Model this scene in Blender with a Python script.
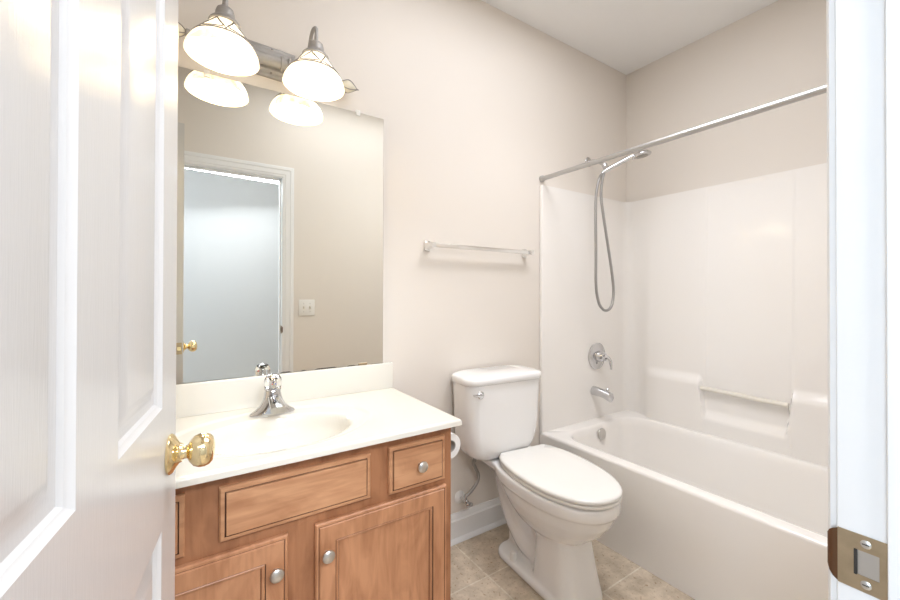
import bpy, bmesh, math, random
from mathutils import Vector, Matrix
random.seed(7)
for o in list(bpy.data.objects):
    bpy.data.objects.remove(o)
SC = bpy.context.scene
COL = SC.collection
PI = math.pi

# ------------------------------------------------------------------ camera
F_PX = 398.96
yaw, pit, rol = (math.radians(a) for a in (33.6153, 0.3289, 0.1241))
fw = Vector((math.sin(yaw) * math.cos(pit), math.cos(yaw) * math.cos(pit), math.sin(pit)))
rt = Vector((math.cos(yaw), -math.sin(yaw), 0)); up = rt.cross(fw)
rt2 = rt * math.cos(rol) + up * math.sin(rol)
up2 = -rt * math.sin(rol) + up * math.cos(rol)
cam = bpy.data.cameras.new('camera')
cam.sensor_width = 36; cam.lens = F_PX / 900 * 36
cam.shift_y = -9.85 / 900
cam.clip_start = 0.01
camo = bpy.data.objects.new('camera', cam); COL.objects.link(camo)
M = Matrix((rt2, up2, -fw)).transposed().to_4x4()
M.translation = Vector((0, -1.629, 1.2264))
camo.matrix_world = M
SC.camera = camo

# ------------------------------------------------------------------ world, lights, exposure
w = bpy.data.worlds.new('world'); SC.world = w; w.use_nodes = True
w.node_tree.nodes['Background'].inputs[0].default_value = (0.80, 0.88, 1.0, 1)
w.node_tree.nodes['Background'].inputs[1].default_value = 0.1
SC.view_settings.view_transform = 'Standard'
SC.view_settings.look = 'None'
SC.view_settings.gamma = 1
SC.view_settings.exposure = 0.13


def area_light(name, loc, target, sx, sy, power, col):
    l = bpy.data.lights.new(name, 'AREA'); l.shape = 'RECTANGLE'; l.size = sx; l.size_y = sy
    l.energy = power; l.color = col
    o = bpy.data.objects.new(name, l); COL.objects.link(o)
    o.location = loc
    o.rotation_euler = (Vector(target) - Vector(loc)).to_track_quat('-Z', 'Y').to_euler()
    return o




def spot_light(name, loc, target, cone, power, col):
    l = bpy.data.lights.new(name, 'SPOT'); l.spot_size = math.radians(cone); l.spot_blend = 1.0; l.shadow_soft_size = 0.25
    l.energy = power; l.color = col
    o = bpy.data.objects.new(name, l); COL.objects.link(o)
    o.location = loc
    o.rotation_euler = (Vector(target) - Vector(loc)).to_track_quat('-Z', 'Y').to_euler()
    return o


LAMP = 1.0
area_light('assumed_hall_daylight', (-2.1, -2.2, 1.5), (0.6, -1.7, 1.3), 1.0, 1.8, 56, (0.68, 0.83, 1.0))  # assumed cool daylight from the hall: added area light, no window modelled
area_light('hall_fill_light', (0.25, -2.95, 2.62), (0.5, -0.9, 0.6), 1.3, 0.5, 72, (0.88, 0.93, 1.0))  # added frontal fill, aimed through the doorway into the bathroom
area_light('assumed_ceiling_light', (1.15, -0.85, 2.72), (1.15, -0.85, 0), 1.3, 0.9, 14.5, (0.90, 0.93, 1.0))  # assumed overhead light, out of view; added area light without a fixture
spot_light('bath_fill_spot', (1.45, -0.80, 2.70), (1.45, -0.80, 0), 130, 58, (0.94, 0.95, 1.0))  # added fill spot: brightens the lower room, spares the upper walls



# ------------------------------------------------------------------ materials
def new_mat(name):
    m = bpy.data.materials.new(name); m.use_nodes = True
    return m, m.node_tree.nodes, m.node_tree.links, m.node_tree.nodes['Principled BSDF']


def plain(name, col, rough=0.5, metal=0.0, bump=0.0, bscale=200, var=0.0, vscale=6, spec=None, coat=0.0, stretch=None):
    m, N, L, P = new_mat(name)
    P.inputs['Base Color'].default_value = (*col, 1)
    P.inputs['Roughness'].default_value = rough
    P.inputs['Metallic'].default_value = metal
    if spec is not None: P.inputs['Specular IOR Level'].default_value = spec
    if coat: P.inputs['Coat Weight'].default_value = coat; P.inputs['Coat Roughness'].default_value = 0.05
    tc = N.new('ShaderNodeTexCoord')
    src = tc.outputs['Object']
    if stretch:
        mp = N.new('ShaderNodeMapping'); mp.inputs['Scale'].default_value = stretch
        L.new(src, mp.inputs[0]); src = mp.outputs[0]
    nz = N.new('ShaderNodeTexNoise'); nz.inputs['Scale'].default_value = vscale; nz.inputs['Detail'].default_value = 3
    L.new(src, nz.inputs['Vector'])
    mx = N.new('ShaderNodeMix'); mx.data_type = 'RGBA'
    mx.inputs[6].default_value = (*[c * (1 - var) for c in col], 1)
    mx.inputs[7].default_value = (*[min(1, c * (1 + var)) for c in col], 1)
    L.new(nz.outputs['Fac'], mx.inputs[0]); L.new(mx.outputs[2], P.inputs['Base Color'])
    if bump:
        n2 = N.new('ShaderNodeTexNoise'); n2.inputs['Scale'].default_value = bscale; n2.inputs['Detail'].default_value = 2
        L.new(src, n2.inputs['Vector'])
        b = N.new('ShaderNodeBump'); b.inputs['Strength'].default_value = bump; b.inputs['Distance'].default_value = 0.002
        L.new(n2.outputs['Fac'], b.inputs['Height']); L.new(b.outputs[0], P.inputs['Normal'])
    return m


def wood(name, dark, light, axis, knots=True):
    m, N, L, P = new_mat(name)
    tc = N.new('ShaderNodeTexCoord')
    mp = N.new('ShaderNodeMapping')
    mp.inputs['Scale'].default_value = (5, 20, 60) if axis == 'x' else (60, 20, 5)
    L.new(tc.outputs['Object'], mp.inputs[0])
    n1 = N.new('ShaderNodeTexNoise'); n1.inputs['Scale'].default_value = 1.0; n1.inputs['Detail'].default_value = 4
    n1.inputs['Distortion'].default_value = 0.8
    L.new(mp.outputs[0], n1.inputs['Vector'])
    mp2 = N.new('ShaderNodeMapping')
    mp2.inputs['Scale'].default_value = (5, 14, 17) if axis == 'x' else (17, 14, 5)
    L.new(tc.outputs['Object'], mp2.inputs[0])
    n2 = N.new('ShaderNodeTexNoise'); n2.inputs['Scale'].default_value = 1.0; n2.inputs['Detail'].default_value = 4
    n2.inputs['Distortion'].default_value = 1.2
    L.new(mp2.outputs[0], n2.inputs['Vector'])
    cr = N.new('ShaderNodeValToRGB')
    cr.color_ramp.elements[0].position = 0.34; cr.color_ramp.elements[0].color = (*dark, 1)
    cr.color_ramp.elements[1].position = 0.60; cr.color_ramp.elements[1].color = (*light, 1)
    L.new(n2.outputs['Fac'], cr.inputs[0])
    c2 = N.new('ShaderNodeValToRGB')
    c2.color_ramp.elements[0].position = 0.34; c2.color_ramp.elements[0].color = (0.90, 0.87, 0.84, 1)
    c2.color_ramp.elements[1].position = 0.54; c2.color_ramp.elements[1].color = (1.02, 1.02, 1.02, 1)
    L.new(n1.outputs['Fac'], c2.inputs[0])
    mm = N.new('ShaderNodeMix'); mm.data_type = 'RGBA'; mm.blend_type = 'MULTIPLY'; mm.inputs[0].default_value = 1.0
    L.new(cr.outputs[0], mm.inputs[6]); L.new(c2.outputs[0], mm.inputs[7])
    L.new(mm.outputs[2], P.inputs['Base Color'])
    P.inputs['Roughness'].default_value = 0.38
    b = N.new('ShaderNodeBump'); b.inputs['Strength'].default_value = 0.08; b.inputs['Distance'].default_value = 0.001
    L.new(n1.outputs['Fac'], b.inputs['Height']); L.new(b.outputs[0], P.inputs['Normal'])
    return m


def tile_mat():
    m, N, L, P = new_mat('beige ceramic floor tile')
    tc = N.new('ShaderNodeTexCoord')
    mp = N.new('ShaderNodeMapping'); mp.inputs['Location'].default_value = (-1.099, 0.278, 0)
    L.new(tc.outputs['Object'], mp.inputs[0])
    br = N.new('ShaderNodeTexBrick'); br.offset = 0; br.squash = 1
    br.inputs['Scale'].default_value = 1; br.inputs['Brick Width'].default_value = 0.333
    br.inputs['Row Height'].default_value = 0.333; br.inputs['Mortar Size'].default_value = 0.0035
    br.inputs['Mortar Smooth'].default_value = 0.2; br.inputs['Bias'].default_value = 0
    br.inputs['Color1'].default_value = (0.56, 0.475, 0.375, 1)
    br.inputs['Color2'].default_value = (0.62, 0.53, 0.425, 1)
    br.inputs['Mortar'].default_value = (0.70, 0.64, 0.54, 1)
    L.new(mp.outputs[0], br.inputs['Vector'])
    n1 = N.new('ShaderNodeTexNoise'); n1.inputs['Scale'].default_value = 14; n1.inputs['Detail'].default_value = 8
    n1.inputs['Roughness'].default_value = 0.68
    L.new(tc.outputs['Object'], n1.inputs['Vector'])
    cr = N.new('ShaderNodeValToRGB')
    cr.color_ramp.elements[0].position = 0.33; cr.color_ramp.elements[0].color = (0.72, 0.68, 0.62, 1)
    cr.color_ramp.elements[1].position = 0.66; cr.color_ramp.elements[1].color = (1.18, 1.17, 1.15, 1)
    L.new(n1.outputs['Fac'], cr.inputs[0])
    mu = N.new('ShaderNodeMix'); mu.data_type = 'RGBA'; mu.blend_type = 'MULTIPLY'
    mu.inputs[0].default_value = 1
    L.new(br.outputs['Color'], mu.inputs[6]); L.new(cr.outputs[0], mu.inputs[7])
    n3 = N.new('ShaderNodeTexNoise'); n3.inputs['Scale'].default_value = 75; n3.inputs['Detail'].default_value = 3
    L.new(tc.outputs['Object'], n3.inputs['Vector'])
    c3 = N.new('ShaderNodeValToRGB')
    c3.color_ramp.elements[0].position = 0.30; c3.color_ramp.elements[0].color = (0.62, 0.50, 0.40, 1)
    c3.color_ramp.elements[1].position = 0.40; c3.color_ramp.elements[1].color = (1, 1, 1, 1)
    L.new(n3.outputs['Fac'], c3.inputs[0])
    m2 = N.new('ShaderNodeMix'); m2.data_type = 'RGBA'; m2.blend_type = 'MULTIPLY'; m2.inputs[0].default_value = 1.0
    L.new(mu.outputs[2], m2.inputs[6]); L.new(c3.outputs[0], m2.inputs[7])
    L.new(m2.outputs[2], P.inputs['Base Color'])
    P.inputs['Roughness'].default_value = 0.35
    b = N.new('ShaderNodeBump'); b.inputs['Strength'].default_value = 0.4; b.inputs['Distance'].default_value = 0.002
    b.invert = True
    L.new(br.outputs['Fac'], b.inputs['Height']); L.new(b.outputs[0], P.inputs['Normal'])
    return m


def shade_mat():
    m, N, L, P = new_mat('lit alabaster glass')
    tc = N.new('ShaderNodeTexCoord')
    nz = N.new('ShaderNodeTexNoise'); nz.inputs['Scale'].default_value = 28; nz.inputs['Detail'].default_value = 5
    nz.inputs['Distortion'].default_value = 1.4
    L.new(tc.outputs['Object'], nz.inputs['Vector'])
    cr = N.new('ShaderNodeValToRGB')
    cr.color_ramp.elements[0].position = 0.38; cr.color_ramp.elements[0].color = (0.60, 0.47, 0.27, 1)
    cr.color_ramp.elements[1].position = 0.56; cr.color_ramp.elements[1].color = (1.0, 0.88, 0.66, 1)
    L.new(nz.outputs['Fac'], cr.inputs[0])
    L.new(cr.outputs[0], P.inputs['Emission Color'])
    P.inputs['Emission Strength'].default_value = 1.5 * LAMP
    P.inputs['Base Color'].default_value = (0.9, 0.84, 0.74, 1)
    P.inputs['Roughness'].default_value = 0.25
    return m


def emit(name, col, s):
    m, N, L, P = new_mat(name)
    P.inputs['Emission Color'].default_value = (*col, 1); P.inputs['Emission Strength'].default_value = s
    return m


def clear_mat(name, col=(1, 1, 1), rough=0.02):
    m, N, L, P = new_mat(name)
    P.inputs['Base Color'].default_value = (*col, 1); P.inputs['Roughness'].default_value = rough
    P.inputs['Transmission Weight'].default_value = 1.0; P.inputs['IOR'].default_value = 1.47
    return m


MT = dict(
    wall=plain('beige wall paint', (0.79, 0.73, 0.66), 0.62, bump=0.06, bscale=260, var=0.012, vscale=3),
    hall=plain('grey hall wall paint', (0.57, 0.575, 0.58), 0.45, bump=0.05, bscale=200, var=0.02, vscale=2),
    ceil=plain('white ceiling paint', (0.90, 0.89, 0.875), 0.8, bump=0.05, bscale=180),
    trim=plain('white trim paint', (0.87, 0.865, 0.855), 0.28, var=0.01),
    door=plain('white grained door paint', (0.665, 0.655, 0.65), 0.24, bump=0.10, bscale=60, var=0.015, stretch=(8, 8, 0.5)),
    floor=tile_mat(),
    fiber=plain('glossy ivory fibreglass', (0.925, 0.89, 0.845), 0.12, var=0.006, coat=0.3),
    porc=plain('white vitreous china', (0.91, 0.90, 0.885), 0.07, coat=0.4),
    seat=plain('ivory white toilet seat plastic', (0.88, 0.865, 0.825), 0.16),
    marble=plain('cream cultured marble', (0.81, 0.78, 0.705), 0.10, var=0.012, vscale=9, coat=0.3),
    wood=wood('stained maple frame', (0.30, 0.125, 0.056), (0.41, 0.185, 0.088), 'z'),
    woodx=wood('stained maple drawer front', (0.47, 0.225, 0.112), (0.61, 0.325, 0.175), 'x'),
    woodz=wood('stained maple door', (0.41, 0.185, 0.088), (0.55, 0.27, 0.14), 'z'),
    glaze=plain('dark glaze in the grooves', (0.10, 0.040, 0.020), 0.5),
    chrome=plain('polished chrome', (0.64, 0.64, 0.65), 0.09, 1.0),
    bright=plain('bright chrome', (0.84, 0.83, 0.81), 0.12, 1.0),
    lip_reflection=plain('brass with painted dark reflection', (0.16, 0.085, 0.045), 0.4, 0.7),  # brass of the strike lip, a dark reflection painted into its colour
    nickel=plain('satin nickel', (0.62, 0.60, 0.57), 0.30, 1.0),
    rodm=plain('dull grey rod metal', (0.52, 0.51, 0.50), 0.42, 1.0),
    pewter=plain('brushed pewter metal', (0.40, 0.38, 0.36), 0.5, 0.4, var=0.12, vscale=60),
    brass=plain('polished brass', (0.87, 0.72, 0.43), 0.10, 1.0),
    abrass=plain('worn antique brass', (0.50, 0.40, 0.27), 0.30, 1.0, var=0.2, vscale=80),
    dark=plain('dark recess', (0.03, 0.025, 0.02), 0.7),
    black=plain('black rubber', (0.03, 0.03, 0.03), 0.5),
    steel=plain('braided steel', (0.38, 0.37, 0.355), 0.35, 0.9, bump=0.6, bscale=700),
    plastic=plain('white plastic', (0.86, 0.84, 0.80), 0.3),
    ivory=plain('ivory plastic', (0.84, 0.79, 0.70), 0.28),
    paper=plain('white tissue paper', (0.88, 0.87, 0.85), 0.9, bump=0.2, bscale=300),
    card=plain('grey cardboard', (0.45, 0.42, 0.38), 0.9),
    mirror=plain('silvered mirror glass', (0.86, 0.87, 0.83), 0.0, 1.0),
    mback=plain('grey mirror edge', (0.30, 0.33, 0.32), 0.3),
    shade=shade_mat(),
    bulb=emit('lit frosted bulb', (1.0, 0.82, 0.54), 42 * LAMP),
    leafglass=plain('cream leaf glass', (0.80, 0.74, 0.60), 0.2),
    wire=plain('dark pewter wire', (0.28, 0.26, 0.25), 0.4, 0.85),
    acrylic=clear_mat('clear acrylic'),
    red=plain('red hot mark', (0.65, 0.04, 0.03), 0.4),
    blue=plain('blue cold mark', (0.05, 0.08, 0.45), 0.4),
    caulk=plain('white caulk', (0.82, 0.80, 0.76), 0.5),
)


# ------------------------------------------------------------------ mesh helpers
def box(bm, x0, x1, y0, y1, z0, z1, bev=0.0, seg=2, mi=0):
    vs = [bm.verts.new((x, y, z)) for x in (x0, x1) for y in (y0, y1) for z in (z0, z1)]
    fs = [(0, 1, 3, 2), (4, 6, 7, 5), (0, 4, 5, 1), (2, 3, 7, 6), (0, 2, 6, 4), (1, 5, 7, 3)]
    faces = [bm.faces.new([vs[i] for i in f]) for f in fs]
    for f in faces: f.material_index = mi
    if bev > 0:
        es = list({e for f in faces for e in f.edges})
        bmesh.ops.bevel(bm, geom=es, offset=bev, segments=seg, affect='EDGES', profile=0.5)


def loft(bm, rings, cap0=True, cap1=True, closed=True, mi=0):
    R = [[bm.verts.new(p) for p in r] for r in rings]
    n = len(R[0])
    for a, b in zip(R[:-1], R[1:]):
        for i in range(n if closed else n - 1):
            j = (i + 1) % n
            try:
                f = bm.faces.new((a[i], a[j], b[j], b[i])); f.material_index = mi
            except ValueError: pass
    if cap0: bm.faces.new(R[0][::-1]).material_index = mi
    if cap1: bm.faces.new(R[-1]).material_index = mi
    return R


def frame(d):
    d = Vector(d).normalized()
    a = Vector((0, 0, 1)) if abs(d.z) < 0.9 else Vector((1, 0, 0))
    u = d.cross(a).normalized(); v = d.cross(u).normalized()
    return d, u, v


def lathe(bm, prof, org, axis, n=32, su=1.0, sv=1.0, mi=0, cap0=True, cap1=True):
    """prof: list of (radius, height along axis)"""
    d, u, v = frame(axis); org = Vector(org)
    rings = [[org + d * h + u * (r * su * math.cos(2 * PI * i / n)) + v * (r * sv * math.sin(2 * PI * i / n)) for i in range(n)] for r, h in prof]
    loft(bm, rings, cap0, cap1, mi=mi)


def smooth_path(pts, k=8):
    pts = [Vector(p) for p in pts]
    P = [2 * pts[0] - pts[1]] + pts + [2 * pts[-1] - pts[-2]]
    out = []
    for i in range(1, len(P) - 2):
        p0, p1, p2, p3 = P[i - 1:i + 3]
        for j in range(k):
            t = j / k
            out.append(0.5 * ((2 * p1) + (p2 - p0) * t + (2 * p0 - 5 * p1 + 4 * p2 - p3) * t * t + (3 * p1 - p0 - 3 * p2 + p3) * t ** 3))
    out.append(pts[-1])
    return out


def tube(bm, pts, r, n=12, caps=True, mi=0, sq=(1, 1)):
    pts = [Vector(p) for p in pts]
    rr = r if isinstance(r, (list, tuple)) else [r] * len(pts)
    if len(rr) != len(pts):
        rr = [rr[min(len(rr) - 1, int(i / (len(pts) - 1) * (len(rr) - 1)))] * (1 - (i / (len(pts) - 1) * (len(rr) - 1)) % 1)
              + rr[min(len(rr) - 1, int(i / (len(pts) - 1) * (len(rr) - 1)) + 1)] * ((i / (len(pts) - 1) * (len(rr) - 1)) % 1) for i in range(len(pts))]
    T = [(pts[min(i + 1, len(pts) - 1)] - pts[max(i - 1, 0)]).normalized() for i in range(len(pts))]
    _, u, v = frame(T[0]); rings = []
    for i, p in enumerate(pts):
        if i:
            q = T[i - 1].rotation_difference(T[i]); u = q @ u; v = q @ v
        rings.append([p + (u * sq[0] * math.cos(2 * PI * k / n) + v * sq[1] * math.sin(2 * PI * k / n)) * rr[i] for k in range(n)])
    loft(bm, rings, caps, caps, mi=mi)


ORG = {}


def obj(name, bm, mats, parent=None, smooth=True, ang=35, loc=None, recalc=True):
    """link bm (built in world coordinates of the unrotated thing) as one mesh object"""
    org = Vector(loc) if loc else (ORG[parent.name] if parent else Vector((0, 0, 0)))
    bmesh.ops.translate(bm, verts=bm.verts, vec=-org)
    if recalc: bmesh.ops.recalc_face_normals(bm, faces=bm.faces)
    me = bpy.data.meshes.new(name); bm.to_mesh(me); bm.free()
    for k in (mats if isinstance(mats, (list, tuple)) else [mats]):
        me.materials.append(MT[k])
    for p in me.polygons: p.use_smooth = smooth
    if smooth: me.set_sharp_from_angle(angle=math.radians(ang))
    o = bpy.data.objects.new(name, me); COL.objects.link(o)
    if parent: o.parent = parent
    else: o.location = org
    ORG[o.name] = org
    return o


def B(): return bmesh.new()


def tag(o, label, cat, group=None, kind=None):
    o['label'] = label; o['category'] = cat
    if group: o['group'] = group
    if kind: o['kind'] = kind
    return o


def thing(name, label, cat, loc, group=None, kind=None):
    o = bpy.data.objects.new(name, None); COL.objects.link(o); o.location = loc
    o.empty_display_size = 0.05
    ORG[o.name] = Vector(loc)
    return tag(o, label, cat, group, kind)


def struct(name, bm, mats, **k):
    o = obj(name, bm, mats, **k); o['kind'] = 'structure'
    return o


def rrect(x0, x1, y0, y1, r, z, n=6, e=2.0):
    """rounded rectangle ring at height z"""
    out = []
    for cx, cy, a0 in ((x1 - r, y1 - r, 0), (x0 + r, y1 - r, 90), (x0 + r, y0 + r, 180), (x1 - r, y0 + r, 270)):
        for i in range(n + 1):
            a = math.radians(a0 + 90 * i / n)
            out.append((cx + r * math.cos(a), cy + r * math.sin(a), z))
    return out


def panel(bm, P, s0, s1, t0, t1, steps, cap_mi=0):
    """concentric rectangular steps: (inset, depth, material of the strip that leads here)"""
    rings = []
    for ins, d, mi in steps:
        rings.append([P(s0 + ins, t0 + ins, d), P(s1 - ins, t0 + ins, d), P(s1 - ins, t1 - ins, d), P(s0 + ins, t1 - ins, d)])
    V = [[bm.verts.new(p) for p in r] for r in rings]
    for k in range(1, len(V)):
        for i in range(4):
            j = (i + 1) % 4
            f = bm.faces.new((V[k - 1][i], V[k - 1][j], V[k][j], V[k][i])); f.material_index = steps[k][2]
    f = bm.faces.new(V[-1]); f.material_index = cap_mi
    return V


# ------------------------------------------------------------------ room shell
XL, XR, YF, ZC = -0.245, 2.5538, -1.503, 2.743
JX0, JX1, DH, WT = -0.142, 0.5756, 2.062, 0.115    # door opening and wall thickness
HY = -3.40
bm = B(); box(bm, -3.2, 3.4, HY - 0.1, 0.1, -0.1, 0.0); struct('floor', bm, 'floor', smooth=False)
bm = B(); box(bm, -3.2, 3.4, HY - 0.1, 0.1, ZC, ZC + 0.1); struct('ceiling', bm, 'ceil', smooth=False)
bm = B(); box(bm, XL - 0.1, XR + 0.1, 0, 0.1, 0, ZC); struct('wall_back', bm, 'wall', smooth=False)
bm = B(); box(bm, XR, XR + 0.1, YF - WT, 0, 0, ZC); struct('wall_right', bm, 'wall', smooth=False)
bm = B(); box(bm, XL - 0.1, XL, YF - WT, 0, 0, ZC); struct('wall_left', bm, 'wall', smooth=False)
bm = B()
box(bm, XL, JX0 - 0.018, YF - WT, YF, 0, ZC)
box(bm, JX1 + 0.018, XR, YF - WT, YF, 0, ZC)
box(bm, JX0 - 0.018, JX1 + 0.018, YF - WT, YF, DH + 0.018, ZC)
struct('wall_front', bm, 'wall', smooth=False)
bm = B(); box(bm, -3.2, 3.4, HY - 0.1, HY, 0, ZC); struct('wall_hall', bm, 'hall', smooth=False)

# door jamb with stop
bm = B()
box(bm, JX1, JX1 + 0.018, YF - WT, YF, 0, DH + 0.018, 0.0015)
box(bm, JX0 - 0.018, JX0, YF - WT, YF, 0, DH + 0.018, 0.0015)
box(bm, JX0, JX1, YF - WT, YF, DH, DH + 0.018)
box(bm, JX1 - 0.010, JX1, YF - 0.073, YF - 0.038, 0, DH, 0.002)
box(bm, JX0, JX0 + 0.010, YF - 0.073, YF - 0.038, 0, DH, 0.002)
box(bm, JX0 + 0.010, JX1 - 0.010, YF - 0.073, YF - 0.038, DH - 0.010, DH, 0.002)
struct('trim_1', bm, 'trim', ang=30)


def casing(side):
    """moulded casing around the opening: side +1 room face, -1 hall face"""
    prof = [(0.0, 0.0), (0.0, 0.006), (0.006, 0.008), (0.014, 0.0085), (0.018, 0.012), (0.034, 0.0135), (0.046, 0.014), (0.052, 0.018), (0.070, 0.018), (0.0735, 0.016), (0.0745, 0.0)]
    bm = B(); rv = 0.005
    y = YF if side > 0 else YF - WT
    path = [(JX0 - rv, 0, -1, 0), (JX0 - rv, DH + rv, -1, 1), (JX1 + rv, DH + rv, 1, 1), (JX1 + rv, 0, 1, 0)]
    rings = [[(px + ox * a, y + side * d, pz + oz * a) for a, d in prof] for px, pz, ox, oz in path]
    loft(bm, rings, True, True)
    return bm


struct('trim_2', casing(1), 'trim', ang=20)
struct('trim_3', casing(-1), 'trim', ang=20)


def baseboard(name, p0, p1, nrm):
    prof = [(0.0, 0.0), (0.024, 0.0), (0.024, 0.006), (0.019, 0.016), (0.014, 0.02), (0.0125, 0.022), (0.0125, 0.098), (0.0175, 0.101), (0.0175, 0.108), (0.012, 0.114), (0.010, 0.125), (0.0065, 0.131), (0.005, 0.137), (0.0, 0.139)]
    bm = B(); n = Vector(nrm)
    loft(bm, [[Vector(p) + n * a + Vector((0, 0, z)) for a, z in prof] for p in (p0, p1)])
    struct(name, bm, 'trim', ang=25)


baseboard('baseboard_back', (0.7505, 0, 0), (1.698, 0, 0), (0, -1, 0))
baseboard('baseboard_front', (JX1 + 0.0805, YF, 0), (1.698, YF, 0), (0, 1, 0))
baseboard('baseboard_left', (XL, YF, 0), (XL, -0.55, 0), (1, 0, 0))
baseboard('baseboard_hall', (-3.2, HY, 0), (3.4, HY, 0), (0, 1, 0))

# ------------------------------------------------------------------ bathtub and surround
TX = 1.700; RZ = 0.4257; SZ = 1.8455
tub = thing('bathtub', 'ivory one-piece fibreglass bathtub with moulded shower surround behind the toilet', 'bathtub', (2.12, -0.75, 0))
bm = B()
y0, y1 = YF + 0.002, -0.002
rings = []
# apron from the floor up, over the rim and down into the basin
def tr(xf, xb, ya, yb, r, z): return rrect(xf, xb, ya, yb, r, z, 7)
XB = XR - 0.003
rings.append(tr(TX + 0.006, XB, y0, y1, 0.004, 0.0))
rings.append(tr(TX + 0.003, XB, y0, y1, 0.004, 0.20))
rings.append(tr(TX + 0.000, XB, y0, y1, 0.004, 0.412))
rings.append(tr(TX + 0.0015, XB, y0, y1, 0.005, 0.419))
rings.append(tr(TX + 0.005, XB, y0, y1, 0.006, 0.4240))
rings.append(tr(TX + 0.010, XB, y0, y1, 0.007, RZ))
rings.append(tr(TX + 0.060, XB - 0.098, y0 + 0.08, y1 - 0.085, 0.13, RZ))
rings.append(tr(TX + 0.070, XB - 0.106, y0 + 0.09, y1 - 0.094, 0.13, RZ - 0.003))
rings.append(tr(TX + 0.078, XB - 0.113, y0 + 0.10, y1 - 0.101, 0.13, RZ - 0.012))
rings.append(tr(TX + 0.088, XB - 0.120, y0 + 0.115, y1 - 0.107, 0.13, RZ - 0.05))
rings.append(tr(TX + 0.115, XB - 0.140, y0 + 0.20, y1 - 0.125, 0.14, 0.16))
rings.append(tr(TX + 0.130, XB - 0.155, y0 + 0.25, y1 - 0.14, 0.14, 0.11))
rings.append(tr(TX + 0.160, XB - 0.185, y0 + 0.30, y1 - 0.17, 0.13, 0.085))
rings.append(tr(TX + 0.22, XB - 0.22, y0 + 0.36, y1 - 0.23, 0.10, 0.078))
loft(bm, rings, False, True)
obj('tub', bm, 'fiber', tub, ang=60)


def sst(a, b, x):
    t = max(0, min(1, (x - a) / (b - a))); return t * t * (3 - 2 * t)


def surround():
    bm = B()
    t = 0.020; rc = 0.055; SX = XR - t; ya, yb = YF + t, -t
    # U shaped path (x, y, inward normal, wall id)
    path = []
    # front return of the wet wall flange
    path.append((TX + 0.000, -0.002, (0, -1), 'w'))
    path.append((TX + 0.000, -t + 0.006, (0, -1), 'w'))
    path.append((TX + 0.002, -t + 0.002, (0, -1), 'w'))
    path.append((TX + 0.007, -t, (0, -1), 'w'))
    n = 14
    for i in range(n + 1): path.append((TX + 0.02 + (SX - rc - TX - 0.02) * i / n, yb, (0, -1), 'w'))
    for i in range(1, 8):
        a = PI / 2 * i / 8
        path.append((SX - rc + rc * math.sin(a), yb - rc + rc * math.cos(a), (-math.sin(a), -math.cos(a)), 'c'))
    n = 190
    for i in range(n + 1): path.append((SX, yb - rc + (ya + rc - yb + rc) * i / n, (-1, 0), 'f'))
    for i in range(1, 8):
        a = PI / 2 * i / 8
        path.append((SX - rc + rc * math.cos(a), ya + rc - rc * math.sin(a), (-math.cos(a), math.sin(a)), 'e'))
    for i in range(13): path.append((SX - rc - (SX - rc - TX - 0.007) * i / 12, ya, (0, 1), 'd'))
    path.append((TX + 0.002, ya - 0.002, (0, 1), 'd')); path.append((TX, ya - 0.006, (0, 1), 'd')); path.append((TX, YF + 0.002, (0, 1), 'd'))
    zs = []
    z = RZ - 0.012
    while z < 0.80: zs.append(z); z += 0.0085
    while z < SZ - 0.03: zs.append(z); z += 0.05
    zs += [SZ - 0.022, SZ - 0.008, SZ - 0.004, SZ]
    rows = []
    for z in zs:
        row = []
        for x, y, nn, k in path:
            d = 0.0
            if k in 'f':
                d += 0.034 * min(1.0, (SZ - z) / 1.10) * sst(-0.09, -0.2, y) * sst(-1.42, -1.3, y)     # moulding draft of the long wall
                # lower ledge with the notch of the grab bar
                cut = sst(-0.498, -0.530, y) * sst(-0.930, -0.898, y)
                top = 0.742
                lo = 0.545
                led = sst(-0.12, -0.27, y) * sst(-1.45, -1.38, y)
                zz = top * (1 - cut) + lo * cut
                d += 0.028 * led * sst(zz + 0.016, zz - 0.050, z)
                # recessed centre panel
                d -= 0.0045 * sst(-0.515, -0.526, y) * sst(-0.932, -0.921, y) * sst(SZ - 0.004, SZ - 0.02, z)
                d += 0.0022 * math.exp(-((y + 0.927) / 0.006) ** 2)
            
            row.append((x + nn[0] * d, y + nn[1] * d, z))
        rows.append(row)
    # flat ledge on top, back to the wall
    last = []
    for x, y, nn, k in path:
        last.append((x - nn[0] * (t - 0.002) * 1.0, y - nn[1] * (t - 0.002), SZ) if k not in 'ce' else (min(XR - 0.001, x - nn[0] * t * 1.6), max(YF + 0.002, min(-0.002, y - nn[1] * t * 1.6)), SZ))
    last[0] = (TX, -0.002, SZ); last[1] = (TX, -0.002, SZ); last[-1] = (TX, YF + 0.002, SZ); last[-2] = last[-1]
    rows.append([(min(XR - 0.001, p[0]), max(YF + 0.002, min(-0.002, p[1])), p[2]) for p in last])
    loft(bm, rows, False, False, closed=False)
    return bm


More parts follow.
